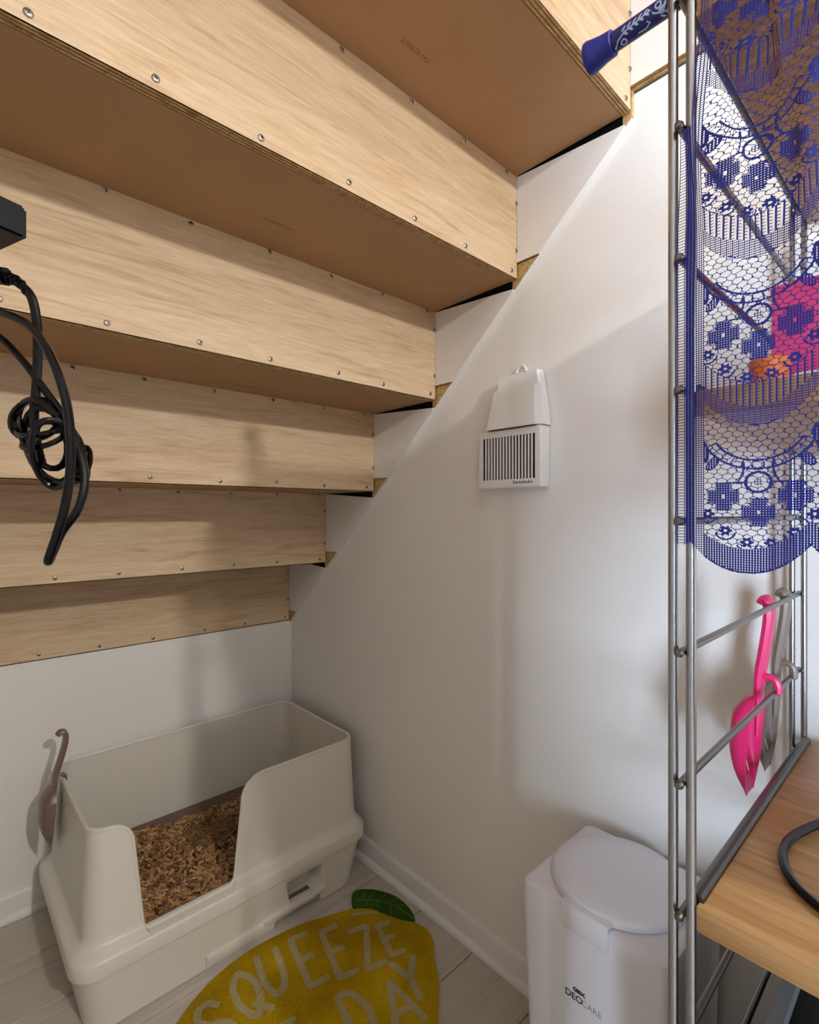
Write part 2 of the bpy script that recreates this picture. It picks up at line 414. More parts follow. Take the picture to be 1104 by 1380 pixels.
MB().rbox((-.330, Y0-.0005, .026), (-.168, Y0+.012, .038), .003, 2).build('handle', M['ivory'], dro)
MB().box((-.270, Y0+.050, .03), (-.185, Y0+.060, .10)).build('recess', M['ivory'], dro, smooth=False)
MB().box((-.262, Y0+.018, .0401), (-.203, Y0+.030, .0412)).build('recess_slot', M['taupe'], dro, smooth=False)
# brown inner tray
tray = MB()
a_ = rrect(X0+.040, X1-.030, Y0+.046, Y1-.034, .03, .134); b_ = rrect(X0+.052, X1-.040, Y0+.050, Y1-.042, .03, .100)
c_ = rrect(X0+.055, X1-.043, Y0+.053, Y1-.045, .03, .100); 
tray.loft([a_, b_], (False, True))
tray.build('tray', M['taupe'], lb)
tl = MB().prism([(Y0+.026, .139), (Y0+.030, .1405), (Y0+.036, .1395), (Y0+.052, .128), (Y0+.052, .115), (Y0+.026, .115)], 0, -.566, -.389)
tl.build('sill', M['ivory'], lb, smooth=False)

# wood pellets: too many to count
def pellets():
    n = 4200
    V = []; Fc = []; T = []
    K = 6
    cyl = [(math.cos(2*math.pi*k/K), math.sin(2*math.pi*k/K)) for k in range(K)]
    for q in range(n):
        x = RNG.uniform(X0+.060, X1-.052); y = RNG.uniform(Y0+.058, Y1-.050)
        h = .121+.007*math.sin(x*9+1.0)*math.cos(y*8)-.006*math.exp(-((x+.34)**2+(y+.16)**2)/.006)+.006*math.exp(-((x+.50)**2+(y+.10)**2)/.006)
        h += RNG.uniform(-.006, .004)
        L = RNG.uniform(.0055, .0092); r = RNG.uniform(.0026, .0031)
        d = Vector((RNG.normal(), RNG.normal(), RNG.normal()*.22)).normalized()
        u = d.orthogonal().normalized(); v = d.cross(u); c = Vector((x, y, h)); b0 = len(V)
        for e in (-1, 1):
            for ca, sa in cyl: V.append(c+d*(e*L)+(u*ca+v*sa)*r)
        for k in range(K): Fc.append((b0+k, b0+(k+1) % K, b0+K+(k+1) % K, b0+K+k))
        Fc.append(tuple(range(b0+K-1, b0-1, -1))); Fc.append(tuple(range(b0+K, b0+2*K)))
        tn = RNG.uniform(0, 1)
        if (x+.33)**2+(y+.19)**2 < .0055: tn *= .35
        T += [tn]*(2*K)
    gx = np.linspace(X0+.056, X1-.046, 40); gy = np.linspace(Y0+.056, Y1-.046, 26); b0 = len(V)
    for y in gy:
        for x in gx:
            h = .113+.007*math.sin(x*9+1.0)*math.cos(y*8)-.006*math.exp(-((x+.34)**2+(y+.16)**2)/.006)
            V.append(Vector((x, y, h))); T.append(.1)
    for j in range(25):
        for i in range(39): Fc.append((b0+j*40+i, b0+j*40+i+1, b0+(j+1)*40+i+1, b0+(j+1)*40+i))
    o_ = Vector((-.355, -.24, .10))
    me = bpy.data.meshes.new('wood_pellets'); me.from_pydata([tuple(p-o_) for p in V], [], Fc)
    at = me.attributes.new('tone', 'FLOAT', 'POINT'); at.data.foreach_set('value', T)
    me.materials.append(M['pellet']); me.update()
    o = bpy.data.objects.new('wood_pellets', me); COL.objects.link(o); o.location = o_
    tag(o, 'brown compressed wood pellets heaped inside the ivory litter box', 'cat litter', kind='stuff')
pellets()

# ------------------------------------------------------------------ scoops
def scoop(loc, rotz, mat, label, group=None, s=1.0, bow=1.0, bend=1.0):
    """local: +y = hook side, bowl bulges to -y, z up, origin where the hook rests"""
    t = thing('litter_scoop', loc, label, 'scoop', group); t.rotation_euler.z = rotz
    def put(mb, name):
        me = mb.mesh(name, [mat], Vector((0, 0, 0))); o = bpy.data.objects.new(name, me); COL.objects.link(o); o.parent = t; return o
    # handle: S-curved bar with a curled end
    cl = spline([(0, -.006, .099), (0, -.001, .1045), (0, .006, .1035), (0, .0095, .094), (0, .008, .076), (0, .000, .045), (0, -.008, .018), (0, -.0115, -.004), (0, -.012, -.030), (0, -.014, -.062)], 5)
    cl = [Vector((0, -.010+(p.y+.010)*bend, p.z)) for p in cl]
    mb = MB(); loops = []
    for i, p in enumerate(cl):
        tn = (cl[min(i+1, len(cl)-1)]-cl[max(i-1, 0)]).normalized(); nn = Vector((0, -tn.z, tn.y))
        f = i/(len(cl)-1)
        wdt = .0105+.0020*math.sin(f*math.pi) - (.002 if f > .8 else 0); th = .0058*(1-.5*max(0, f-.7)/.3)
        if i == 0: wdt *= .7; th *= .7
        lp = []
        for a in range(10):
            an = 2*math.pi*a/10; ca, sa = math.cos(an), math.sin(an)
            lp.append(p*s+Vector((1, 0, 0))*wdt*s*math.copysign(abs(ca)**.7, ca)+nn*th*s*math.copysign(abs(sa)**.7, sa))
        loops.append(lp)
    mb.loft(loops); put(mb, 'handle')
    hk = spline([(0, -.010, .006), (0, -.003, .011), (0, .005, .009), (0, .0085, .002), (0, .0085, -.008)], 5)
    put(MB().tube([p*s for p in hk], [.0042*s]*(len(hk)-1)+[.003*s], 8), 'hook')
    # bowl: shell with open front, tapering to a flat tip; slots near the tip
    mb = MB(); nv, nu = 15, 16
    def rimw(f): return (.012+.024*min(1, f/.25)**.6 if f < .25 else .036-.001*(f-.25)*4) * (1 if f < .72 else 1-.55*((f-.72)/.28)**1.5)
    def dep(f): return .026*bow*(min(1, f/.22)**.5)*(1 if f < .5 else max(.10, 1-((f-.5)/.5)**1.6))
    def pt(f, u, ins):
        w_ = rimw(f)-ins; d_ = dep(f)-ins; z = -.008-.128*f
        a = math.pi*(u-.5)
        return Vector((w_*math.copysign(abs(math.sin(a))**.75, math.sin(a)), -.010-.010*f-max(d_, .001)*abs(math.cos(a))**.6, z))*s
    fs = [k/nv for k in range(nv+1)]
    idx = {}
    def vtx(k, j, side):
        key = (k, j, side)
        if key not in idx:
            idx[key] = len(mb.v); mb.v.append(tuple(pt(fs[k], j/nu, .0018*side)))
        return idx[key]
    def hole(k, j): return 10 <= k <= 12 and j in (4, 6, 9, 11)
    for k in range(nv):
        for j in range(nu):
            if hole(k, j): continue
            mb.f.append((vtx(k, j, 0), vtx(k, j+1, 0), vtx(k+1, j+1, 0), vtx(k+1, j, 0)))
            mb.f.append((vtx(k, j, 1), vtx(k+1, j, 1), vtx(k+1, j+1, 1), vtx(k, j+1, 1)))
            for (dk, dj, e) in ((-1, 0, ((k, j), (k, j+1))), (1, 0, ((k+1, j+1), (k+1, j))), (0, -1, ((k+1, j), (k, j))), (0, 1, ((k, j+1), (k+1, j+1)))):
                kk, jj = k+dk, j+dj
                if not (0 <= kk < nv and 0 <= jj < nu) or hole(kk, jj):
                    (p, q), (r_, t_) = e
                    mb.f.append((vtx(p, q, 0), vtx(r_, t_, 0), vtx(r_, t_, 1), vtx(p, q, 1)))
    mb.mi = [0]*len(mb.f)
    put(mb, 'bowl')
    return t
scoop((-.6575, -.137, .3475), math.radians(-90), M['taupe'], 'taupe plastic scoop hooked over the side of the litter box', bow=1.0)
scoop((-.156, -1.352, .742), math.radians(180), M['pink'], 'bright pink plastic scoop hanging from a steel rung', 'scoops on the shelf ladder', .95, .95, .5)
scoop((-.074, -1.352, .742), math.radians(180), M['taupe2'], 'grey-brown scoop hanging behind the pink scoop', 'scoops on the shelf ladder', .95, .8, .5)

# ------------------------------------------------------------------ lemon doormat
half = [(-.54, -.527), (-.4965, -.499), (-.431, -.4747), (-.355, -.467), (-.262, -.4785), (-.18, -.5064), (-.135, -.5267), (-.0845, -.580), (-.062, -.640), (-.052, -.685), (-.066, -.722), (-.088, -.744), (-.108, -.7715), (-.134, -.803), (-.165, -.831)]
cc = (-.365, -.69)
outl = half+[(2*cc[0]-x, 2*cc[1]-y) for x, y in half]
outl = [(p.x, p.y) for p in spline([(x, y, 0) for x, y in outl], 5, True)]
ma = thing('doormat', (-.365, -.69, 0), 'yellow lemon-shaped doormat with cream lettering on the floor', 'doormat')
mm = MB()
def inset(poly, d):
    c0 = Vector((cc[0], cc[1])); return [tuple(Vector(p)+(c0-Vector(p)).normalized()*d) for p in poly]
mm.loft([[(x, y, .0005) for x, y in outl], [(x, y, .0055) for x, y in outl], [(x, y, .0078) for x, y in inset(outl, .0035)]])
mm.build('pile', M['matyellow'], ma)
leaf = [(-.1348, -.5237), (-.108, -.485), (-.071, -.505), (-.042, -.5585), (-.040, -.611), (-.0563, -.652), (-.075, -.634), (-.0945, -.592), (-.113, -.547)]
lf = [(p.x, p.y) for p in spline([(x, y, 0) for x, y in leaf], 4, True)]
lo_ = MB().prism(lf, 2, .0005, .0080).build('leaf', M['matgreen'], ma)
def strip(path, w_, z, h=.0012):
    P = [Vector((x, y)) for x, y in path]; L = []; R_ = []
    for i in range(len(P)):
        t = (P[min(i+1, len(P)-1)]-P[max(i-1, 0)]).normalized(); n = Vector((-t.y, t.x))*w_/2
        L.append(P[i]+n); R_.append(P[i]-n)
    return [(p.x, p.y) for p in L]+[(p.x, p.y) for p in reversed(R_)]
vm = MB()
mid = [(-.119, -.508), (-.083, -.545), (-.060, -.590), (-.055, -.645)]
vm.prism(strip(mid, .0028, 0), 2, .0078, .0087)
for (a, b) in (((-.108, -.518), (-.083, -.503)), ((-.096, -.531), (-.068, -.520)), ((-.083, -.546), (-.053, -.545)), ((-.072, -.566), (-.042, -.575)), ((-.0625, -.586), (-.041, -.603)), ((-.098, -.529), (-.112, -.541)), ((-.083, -.546), (-.100, -.574)), ((-.068, -.576), (-.085, -.605))):
    vm.prism(strip([a, b], .0024, 0), 2, .0078, .0086)
vm.build('leaf_veins', M['matvein'], lo_, smooth=False)
hl = MB().prism(strip([(-.155, -.541), (-.125, -.556), (-.105, -.575)], .007, 0), 2, .0077, .0084)
hl.build('highlight', M['matletter'], ma, smooth=False)
# letters as thick hand-drawn strokes in a unit box (x 0..1, y 0..1)
GL = {
 'S': [[(.9, .82), (.7, .97), (.35, .97), (.12, .78), (.3, .58), (.7, .45), (.9, .25), (.65, .03), (.3, .03), (.08, .2)]],
 'Q': [[(.5, .98), (.14, .75), (.1, .35), (.45, .03), (.82, .3), (.86, .7), (.5, .98)], [(.55, .25), (.98, .0)]],
 'U': [[(.1, 1), (.12, .35), (.45, .03), (.85, .3), (.9, 1)]],
 'E': [[(.9, .97), (.12, .97), (.12, .03), (.92, .03)], [(.12, .52), (.75, .52)]],
 'Z': [[(.05, .97), (.9, .97), (.1, .03), (.95, .03)]],
 'T': [[(.0, .97), (1, .97)], [(.5, .97), (.5, 0)]],
 'H': [[(.1, 1), (.1, 0)], [(.9, 1), (.9, 0)], [(.1, .5), (.9, .5)]],
 'D': [[(.12, .98), (.12, .03), (.6, .08), (.9, .5), (.6, .92), (.12, .98)]],
 'A': [[(.0, 0), (.5, 1), (1, 0)], [(.2, .33), (.8, .33)]],
 'Y': [[(.0, 1), (.5, .5), (1, 1)], [(.5, .5), (.5, 0)]],
}
def letter(ch, c, ang, wd, ht, sw=.0135):
    ca, sa = math.cos(ang), math.sin(ang); lm = MB()
    for si_, st_ in enumerate(GL[ch]):
        pts = [(p[0]-.5, p[1]-.5) for p in st_]
        if ch in 'SQUD' and len(pts) > 2:
            pts = [(v.x, v.y) for v in spline([(x, y, 0) for x, y in pts], 4)]
        W = [(c[0]+x*wd*ca-y*ht*sa, c[1]+x*wd*sa+y*ht*ca) for x, y in pts]
        for i in range(len(W)-1):
            a, b = Vector(W[i]), Vector(W[i+1]); t = (b-a)
            if t.length < 1e-6: continue
            t.normalize(); n = Vector((-t.y, t.x))*sw/2
            e = t*sw*.38
            q = [a-e*.4+n*.75, a-e-n*0, a-e*.4-n*.75, a-n, b-n, b+e*.4-n*.75, b+e, b+e*.4+n*.75, b+n, a+n]
            z1 = .0086+.00001*i+.0004*si_
            lm.prism([(v.x, v.y) for v in q], 2, .0074, z1)
    lm.build('letter', M['matletter'], ma, smooth=False)
R_ = math.radians
for ch, c, an, wd, ht in (('S', (-.487, -.578), 6, .050, .105), ('Q', (-.417, -.560), -4, .052, .115), ('U', (-.360, -.553), -12, .050, .110), ('E', (-.290, -.571), -12, .046, .135),
                          ('E', (-.232, -.598), -16, .046, .135), ('Z', (-.180, -.632), -16, .048, .110), ('E', (-.130, -.650), -18, .036, .088),
                          ('T', (-.535, -.690), 2, .042, .11), ('H', (-.470, -.702), -2, .046, .11), ('E', (-.400, -.715), -6, .042, .11),
                          ('D', (-.285, -.742), -12, .054, .112), ('A', (-.213, -.775), -16, .058, .095), ('Y', (-.163, -.752), -20, .050, .092)):
    letter(ch, c, R_(an), wd, ht)

# ------------------------------------------------------------------ lidded bin
bn = thing('lidded_bin', (-.131, -1.166, 0), 'white plastic lidded waste bin with round lid beside the steel shelf', 'bin')
bx0, bx1, by0, by1 = -.231, -.030, -1.271, -1.061
mb = MB().loft([rrect(bx0+.012, bx1-.012, by0+.012, by1-.012, .014, 0, 5), rrect(bx0+.0055, bx1-.0055, by0+.0055, by1-.0055, .014, .20, 5), rrect(bx0+.0012, bx1-.0012, by0+.0012, by1-.0012, .013, .368, 5),
                rrect(bx0+.0012, bx1-.0012, by0+.0012, by1-.0012, .013, .3685, 5)])
mb.build('body', M['binwhite'], bn)
hd = MB().loft([rrect(bx0+.001, bx1-.001, by0+.001, by1-.001, .013, .3686, 5), rrect(bx0, bx1, by0, by1, .014, .3695, 5), rrect(bx0, bx1, by0, by1, .014, .397, 5), rrect(bx0+.0015, bx1-.0015, by0+.0015, by1-.0015, .013, .4025, 5),
                rrect(bx0+.005, bx1-.005, by0+.005, by1-.005, .011, .405, 5), rrect(bx0+.010, bx1-.010, by0+.010, by1-.010, .009, .4052, 5)])
hd.build('head', M['binwhite'], bn)
ld = MB().lathe([(.090, 0), (.0945, .001), (.0945, .006), (.0925, .010), (.088, .0125), (.06, .0138), (.0, .0142)], (-.132, -1.163, .4052), n=64)
ldo = ld.build('lid', M['binwhite'], bn)
MB().rbox((-.070, -1.182, .400), (-.052, -1.144, .4125), .002).build('hinge', M['binwhite'], ldo)
la = MB().rbox((bx0-.0045, -1.1965, .379), (bx0+.004, -1.130, .4110), .002); la.rbox((bx0-.004, -1.1965, .4055), (bx0+.034, -1.130, .4135), .002)
la.build('latch', M['binwhite'], bn)
tx = bx0+.0020+.0009
text('lettering', 'DEO', .0125, M['ink'], bn, (bx0+.0034, -1.1325, .2835), (0, -1, 0), (0, 0, 1), .0004, .0003)
text('lettering', 'CARE', .0125, M['inklight'], bn, (bx0+.0034, -1.1570, .2835), (0, -1, 0), (0, 0, 1), .0004, -.0002, .9)
text('logo', 'GEX', .0070, M['ink'], bn, (bx0+.0031, -1.1445, .2960), (0, -1, 0), (0, 0, 1), .0004, .0005, 1.25)

# ------------------------------------------------------------------ wall deodoriser
de = thing('wall_deodoriser', (0, -.893, .99), 'white slotted air freshener case hung on the white wall', 'air freshener')
ya, yb, za, zb_ = -.968, -.8165, .990, 1.108
fr = MB().rbox((-.031, ya, za), (-.0005, yb, zb_), .004, 3)
case = fr.build('case', M['white'], de)
s0, s1 = ya+.0135, yb-.0125; w0, w1 = za+.0175, zb_-.0150
boolean(case, MB().box((-.05, s0, w0), (-.024, s1, w1)).build('cut', M['white'], at=(0, 0, 0), smooth=False))
MB().box((-.0288, s0-.0003, w0-.0003), (-.0240, s1+.0003, w1+.0003)).build('backing', M['blackplastic'], de, smooth=False)
pit = (s1-s0)/17
smh = MB().box((-.0306, -pit*.22, w0-za-.0003), (-.0290, pit*.22, w1-za+.0003)).mesh('slat', [M['white']], smooth=False)
for k in range(1, 17):
    linked('slat', smh, de, (0, s0+pit*k, za))
# unreadable fine print under the slots
pr_ = MB(); yy = -.905
for k in range(13):
    hh = random.choice((.0032, .0045, .006)); ww = .0024
    pr_.box((-.0313, yy-ww, za+.0085), (-.0309, yy, za+.0085+hh)); yy -= .0034
pr_.build('fine_print', M['inklight'], de, smooth=False)
lidm = MB()
def hexa(z, y0, y1, xf): return [(-.0005, y0, z), (xf, y0+.004, z), (xf, y1-.004, z), (-.0005, y1, z)]
lidm.loft([[(-.003, -.971, 1.1085), (-.030, -.971, 1.1085), (-.037, -.957, 1.1085), (-.037, -.842, 1.1085), (-.003, -.842, 1.1085)][::1],
           [(-.003, -.9650, 1.160), (-.024, -.9650, 1.160), (-.029, -.951, 1.160), (-.029, -.850, 1.160), (-.003, -.850, 1.160)],
           [(-.003, -.9605, 1.184), (-.019, -.9605, 1.184), (-.0245, -.949, 1.186), (-.0245, -.852, 1.186), (-.003, -.852, 1.186)],
           [(-.003, -.9600, 1.190), (-.0185, -.9600, 1.190), (-.0235, -.956, 1.190), (-.0235, -.861, 1.190), (-.003, -.861, 1.190)],
           [(-.003, -.9545, 1.216), (-.014, -.9545, 1.216), (-.019, -.950, 1.216), (-.019, -.862, 1.216), (-.003, -.862, 1.216)]])
fo = lidm.build('flap', M['white'], de, ang=20)
MB().box((-.036, -.955, 1.1075), (-.004, -.846, 1.1084)).build('flap_gap_shade', M['blackplastic'], fo, smooth=False)  # dark sheet standing in for the shadow under the flap
hk = MB().tube([(-.004, -.905+.011*math.cos(a), 1.222+.013*math.sin(a)) for a in [math.pi*k/10 for k in range(11)]], .0026, 8)
hk.build('hanging_ring', M['white'], de)

# ------------------------------------------------------------------ steel shelf
XN, XF, YS, GAP = -.442, -.034, -1.357, .0064
YE = -1.98
sh = thing('steel_shelf', (-.24, -1.67, 0), 'steel ladder shelving unit with wooden boards against the wall', 'shelf')
pmesh = MB().tube([(0, 0, 0), (0, 0, 1.346)], .0036, 12).mesh('post', [M['steel']])
for x in (XN, XF):
    for yy in (YS+GAP, YS-GAP, YE+GAP, YE-GAP):
        linked('post', pmesh, sh, (x, yy, 0))
rm = MB(); rm.tube([(XN-.006, 0, 0), (XF+.006, 0, 0)], .0031, 10)
for e in (XN-.006, XF+.006): rm.lathe([(.0001, -.0035), (.0025, -.003), (.0036, 0), (.0025, .003), (.0001, .0035)], (e, 0, 0), (1, 0, 0), 10)
rung = rm.mesh('rung', [M['rungsteel']])
for yy in (YS, YE):
    for k in range(14):
        z = .036+.1*k
        linked('rung', rung, sh, (0, yy, z-.001 if False else z))
def board(z, th=.0195):
    b = MB().rbox((XN-.002, YE+.0105, z-th), (XF+.002, YS-.0105, z), .0015, 2).build('shelf_board', M['oak'], sh)
    for yy in (YS-.0095, YE+.0095):
        MB().tube([(XN+.004, yy, z+.001), (XF-.004, yy, z+.001)], .0046, 10).build('edge_bar', M['dimsteel'], b)
    return b
board(.648); board(1.034); board(1.3335)

# things on the boards
def cyl_dir(mb, a, b, r, n=20, mi=0): mb.tube([a, b], r, n, mi)
cord = spline([(-.16, -1.50, .6535), (-.225, -1.432, .6535), (-.292, -1.402, .6530), (-.345, -1.402, .6530), (-.385, -1.430, .6530), (-.41, -1.50, .6530), (-.38, -1.60, .6530), (-.28, -1.66, .6535), (-.18, -1.62, .6535), (-.16, -1.50, .6535)], 8)
tag(MB().tube(cord, .0037, 8).build('braided_cord', M['cable'], at=(-.28, -1.5, .648)), 'black braided cord looped on the lower oak board', 'cord')
pk = thing('pink_box', (-.23, -1.44, 1.034), 'pink carton standing behind the blue lace on the middle board', 'box')
MB().rbox((-.262, -1.50, 1.0345), (-.19, -1.376, 1.160), .002).build('carton', M['hotpink'], pk)
MB().rbox((-.263, -1.501, 1.150), (-.189, -1.375, 1.163), .002).build('lid', M['hotpink'], pk)
og = thing('orange_pot', (-.365, -1.392, 1.034), 'small orange pot behind the blue lace on the middle board', 'pot')
MB().lathe([(.010, 0), (.0125, .001), (.0135, .028), (.012, .030), (.0115, .006), (.001, .005)], (-.362, -1.396, 1.0342), n=20).build('cup', M['orange'], og)
MB().lathe([(.0142, .026), (.0145, .0285), (.0145, .032), (.013, .0335), (.001, .034)], (-.362, -1.396, 1.0342), n=20).build('lid', M['orange'], og)
bb = thing('blue_bottle', (-.315, -1.45, 1.034), 'glossy blue bottle lying behind the orange pot', 'bottle')
MB().lathe([(.002, 0), (.016, .003), (.0185, .010), (.0185, .09), (.010, .108), (.0085, .112)], (-.315, -1.532, 1.0532), (0, 1, 0), 24).build('body', M['bluegloss'], bb)
MB().lathe([(.0095, 0), (.0105, .001), (.0105, .016), (.009, .018), (.001, .018)], (-.315, -1.422, 1.0532), (0, 1, 0), 20).build('cap', M['white'], bb)
ct = thing('black_crate', (-.24, -1.62, 0), 'black storage crate with grey rim on the floor under the oak board', 'crate')
MB().loft([rrect(-.41, -.07, -1.86, -1.392, .02, 0.0, 4), rrect(-.418, -.062, -1.868, -1.384, .02, .452, 4)]).build('body', M['blackplastic'], ct)
rmc = MB(); o1 = rrect(-.424, -.056, -1.874, -1.378, .02, .452, 4); o2 = rrect(-.424, -.056, -1.874, -1.378, .02, .468, 4); i2 = rrect(-.412, -.068, -1.862, -1.390, .016, .468, 4); i1 = rrect(-.412, -.068, -1.862, -1.390, .016, .453, 4)
rmc.loft([o1, o2, i2, i1, o1], (False, False)); rmc.build('rim', M['grey'], ct)

# ------------------------------------------------------------------ walking cane
ca_ = thing('walking_cane', (-.4275, -1.60, 1.3335), 'navy flowered walking cane tip sticking out past the top board', 'cane')
A_ = Vector((-.4290, -1.272, 1.3515)); B_ = Vector((-.4230, -1.90, 1.3520)); dv = (B_-A_).normalized()
MB().tube([A_+dv*.012, B_], .0078, 24).build('shaft', M['navy'], ca_)
MB().lathe([(.001, -.0005), (.0095, 0), (.0128, .0015), (.0133, .004), (.0122, .008), (.0108, .015), (.0102, .021), (.0100, .0245), (.0092, .0252), (.0079, .0252)], A_, dv, 32).build('rubber_tip', M['rubberblue'], ca_)
# pale flower print wrapped on the shaft
ref = Vector((-1, 0, 0)); e1 = (ref-dv*ref.dot(dv)).normalized(); e2 = dv.cross(e1)   # e1 faces the room
if e2.z < 0: e2 = -e2
R0 = .0080
def on(u, a):  # u along the shaft in metres, a = arc length round it (0 faces the room, + is up)
    th_ = (a-.0058)/R0; return A_+dv*u+(e1*math.cos(th_)+e2*math.sin(th_))*(R0+.0001)
fp = MB()
def stroke(pts, w_=.0011):
    P = [Vector((p[0], p[1])) for p in pts]
    L = []; Rr = []
    for i in range(len(P)):
        t = (P[min(i+1, len(P)-1)]-P[max(i-1, 0)]).normalized(); n = Vector((-t.y, t.x))*w_/2; L.append(P[i]+n); Rr.append(P[i]-n)
    vs = [on(p.x, p.y) for p in L]+[on(p.x, p.y) for p in Rr]; n = len(L)
    fp.add(vs, [(i, i+1, n+i+1, n+i) for i in range(n-1)])
def blob(c, a, b, ang, k=10):
    vs = [on(c[0], c[1])]
    for i in range(k):
        t = 2*math.pi*i/k; x, y = a*math.cos(t), b*math.sin(t)
        vs.append(on(c[0]+x*math.cos(ang)-y*math.sin(ang), c[1]+x*math.sin(ang)+y*math.cos(ang)))
    fp.add(vs, [(0, i+1, (i+1) % k+1) for i in range(k)])
for off in [.027+.062*k for k in range(8)]:
    for sgn, sh_ in ((1, 0), (-1, .030)):
        o_ = off+sh_
        stroke([(o_+.000, sgn*-.006), (o_+.004, sgn*-.001), (o_+.010, sgn*.002), (o_+.020, sgn*.0032), (o_+.032, sgn*.0045)])
        for k in range(5):
            x = o_+.010+.0045*k
            blob((x, sgn*(.0045+.0003*k)), .0024, .0009, sgn*.7); blob((x+.001, sgn*(.0006+.0007*k)), .0022, .0009, -sgn*.7)
        blob((o_+.040, sgn*.001), .0026, .0016, .4); blob((o_+.043, sgn*.0025), .0018, .001, 1.2)
        stroke([(o_+.020, sgn*-.005), (o_+.026, sgn*-.0055), (o_+.030, sgn*-.003), (o_+.028, sgn*-.001)])
        for t in range(12):
            pass
        stroke([(o_+.008+.0022*math.cos(t*.5236), sgn*-.0045+.0022*math.sin(t*.5236)) for t in range(13)], .0012)
fp.build('flower_print', M['paleblue'], ca_, smooth=False)

# ------------------------------------------------------------------ lace cloth (real openwork)
def lace():
    C = .00055
    ZT, ZLO = 1.3375, .885
    uu = np.arange(0, .250, C); zz = np.arange(ZLO, ZT+.03, C)
    U, Z = np.meshgrid(uu, zz)
    P = .072; uc = .0515
    iU = np.rint(U/C).astype(int); iZ = np.rint(Z/C).astype(int)
    du = (U-uc+P/2) % P-P/2
    T = .1150; z0 = .9425
    tier = np.clip(np.floor((Z-z0+.055-.024*(du/.036)**2)/T), 0, 9)
    w_ = Z-(z0+tier*T)
    # warped flat hexagon net: cell borders of a stretched hexagonal lattice
    hx, hz = .0060, .0036
    wx = U+.0005*np.sin(Z*420)+.0003*np.sin(U*700); wz = Z+.0006*np.sin(U*260+Z*90)
    d1 = np.full(U.shape, 9.); d2 = np.full(U.shape, 9.)
    jr = np.floor(wz/hz)
    for dj in (-1, 0, 1, 2):
        j_ = jr+dj; sx = .5*(j_ % 2); ir = np.floor(wx/hx-sx)
        for di in (0, 1):
            q = np.hypot((wx/hx-sx-ir-di), (wz/hz-j_)*.80)
            d2 = np.where(q < d1, d1, np.minimum(d2, q)); d1 = np.minimum(d1, q)
    net = (d2-d1) < .105
    mask = net.copy()
    grid = ((iU % 3) != 0) | ((iZ % 3) != 0)
    grid = ~(((iU % 3) == 0) & ((iZ % 3) == 0)) & ~(((iU % 3) == 0) & ((iZ % 3) == 1) & False)
    hl = (iZ % 4) < 2
    fine = ((iU % 3) == 0) | ((iZ % 3) == 0)
    # plus flowers
    def plus(cx, cz, L=.0096, a=.0041):
        x = np.abs(du-cx); z = np.abs(w_-cz)
        return ((x < a) & (z < L)) | ((x < L) & (z < a)) | ((x+z) < (L+a)*.57)
    fl_ = np.zeros_like(mask)
    for cx, cz in ((0, 0), (.0208, .0112), (-.0208, .0112)):
        p_ = plus(cx, cz); mask = np.where(p_, ~(((iU % 3) == 0) & ((iZ % 3) == 0)), mask)
        o_ = plus(cx, cz, .0100, .0052) & ~plus(cx, cz, .0088, .0040); mask |= o_ & (((iU+iZ) % 3) > 0)
        mask &= ~((np.abs(du-cx) < .0008) & (np.abs(w_-cz) < .0012))
    r = np.hypot(du, (w_-.0208)*1.08)
    mask |= (r < .0083) & (r > .0064)
    mask = np.where((r < .0028), fine, mask)
    mask |= (np.abs(w_-.0208) < .0007) & (np.abs(du) > .008) & (np.abs(du) < .017)
    # ladder arcs above the ring
    for rr in (.0255, .0315):
        q = np.hypot(du*.9, w_-.0615); mask |= (np.abs(q-rr) < .0007) & (w_ < .050)
    q = np.hypot(du*.9, w_-.0615); an = np.arctan2(du*.9, -(w_-.0615))
    mask |= (q > .0255) & (q < .0315) & ((np.abs((an/.2) % 1-.5)) < .07) & (w_ < .050)
    # slanted stems
    for sg in (-1, 1):
        mask |= (np.abs(du-sg*(.0125-.004*np.sin((w_-.02)*130))) < .0007) & (w_ > .02) & (w_ < .036)
    # small round flowers
    for cx, cz in ((-.0305, -.001), (-.0195, -.0130), (-.0065, -.0208), (.0075, -.0208), (.0205, -.0130), (.0310, -.001)):
        x, z = du-cx, w_-cz; q = np.hypot(x, z*1.15); a = np.arctan2(z, x)
        mask &= ~(q < .0055) | net
        mask = np.where(q < .0036+.0008*np.cos(6*a), q > .0011, mask)
        arc = (np.abs(np.hypot(x, z)-.0062) < .0006) & (z < -.0015); mask |= arc
    # leaf swirls between the repeats
    xs = np.minimum(np.abs(du-.036), np.abs(du+.036))
    sd = np.where(du > 0, du-.036, du+.036)
    for cx, cz, a_, b_, ro in ((0, .047, .0052, .0115, .35), (.0085, .035, .0032, .0060, -.7), (-.0085, .035, .0032, .006, .7), (0, .029, .0022, .0045, 0)):
        x, z = sd-cx, w_-cz; X_ = x*math.cos(ro)+z*math.sin(ro); Z_ = -x*math.sin(ro)+z*math.cos(ro)
        q = np.hypot(X_/a_, Z_/b_); mask = np.where(q < 1, fine | ((iU % 3) == 1) | (q > .75), mask)
    # bands between the tiers: dotted bars, ribbed ground, scalloped dark line
    cur = .022*(np.abs(du)/.036)**2
    dl_ = (U-.0445+.03625) % .0725-.03625; curl = .022*(np.abs(dl_)/.036)**2
    s_ = w_+.0255-cur
    band = (s_ < 0) & (tier > 0)
    bars = ((iU % 8) < 3) | (((iU % 8) == 4) & False) | (((iZ % 5) == 0))
    mask = np.where(band & (s_ > -.0165), ((iU % 7) < 2) | (((iZ % 4) == 0) & ((iU % 7) < 5)), mask)
    rib = ((iZ % 3) == 0) | ((iU % 6) == 0) | (((iZ % 3) == 1) & ((iU % 2) == 0))
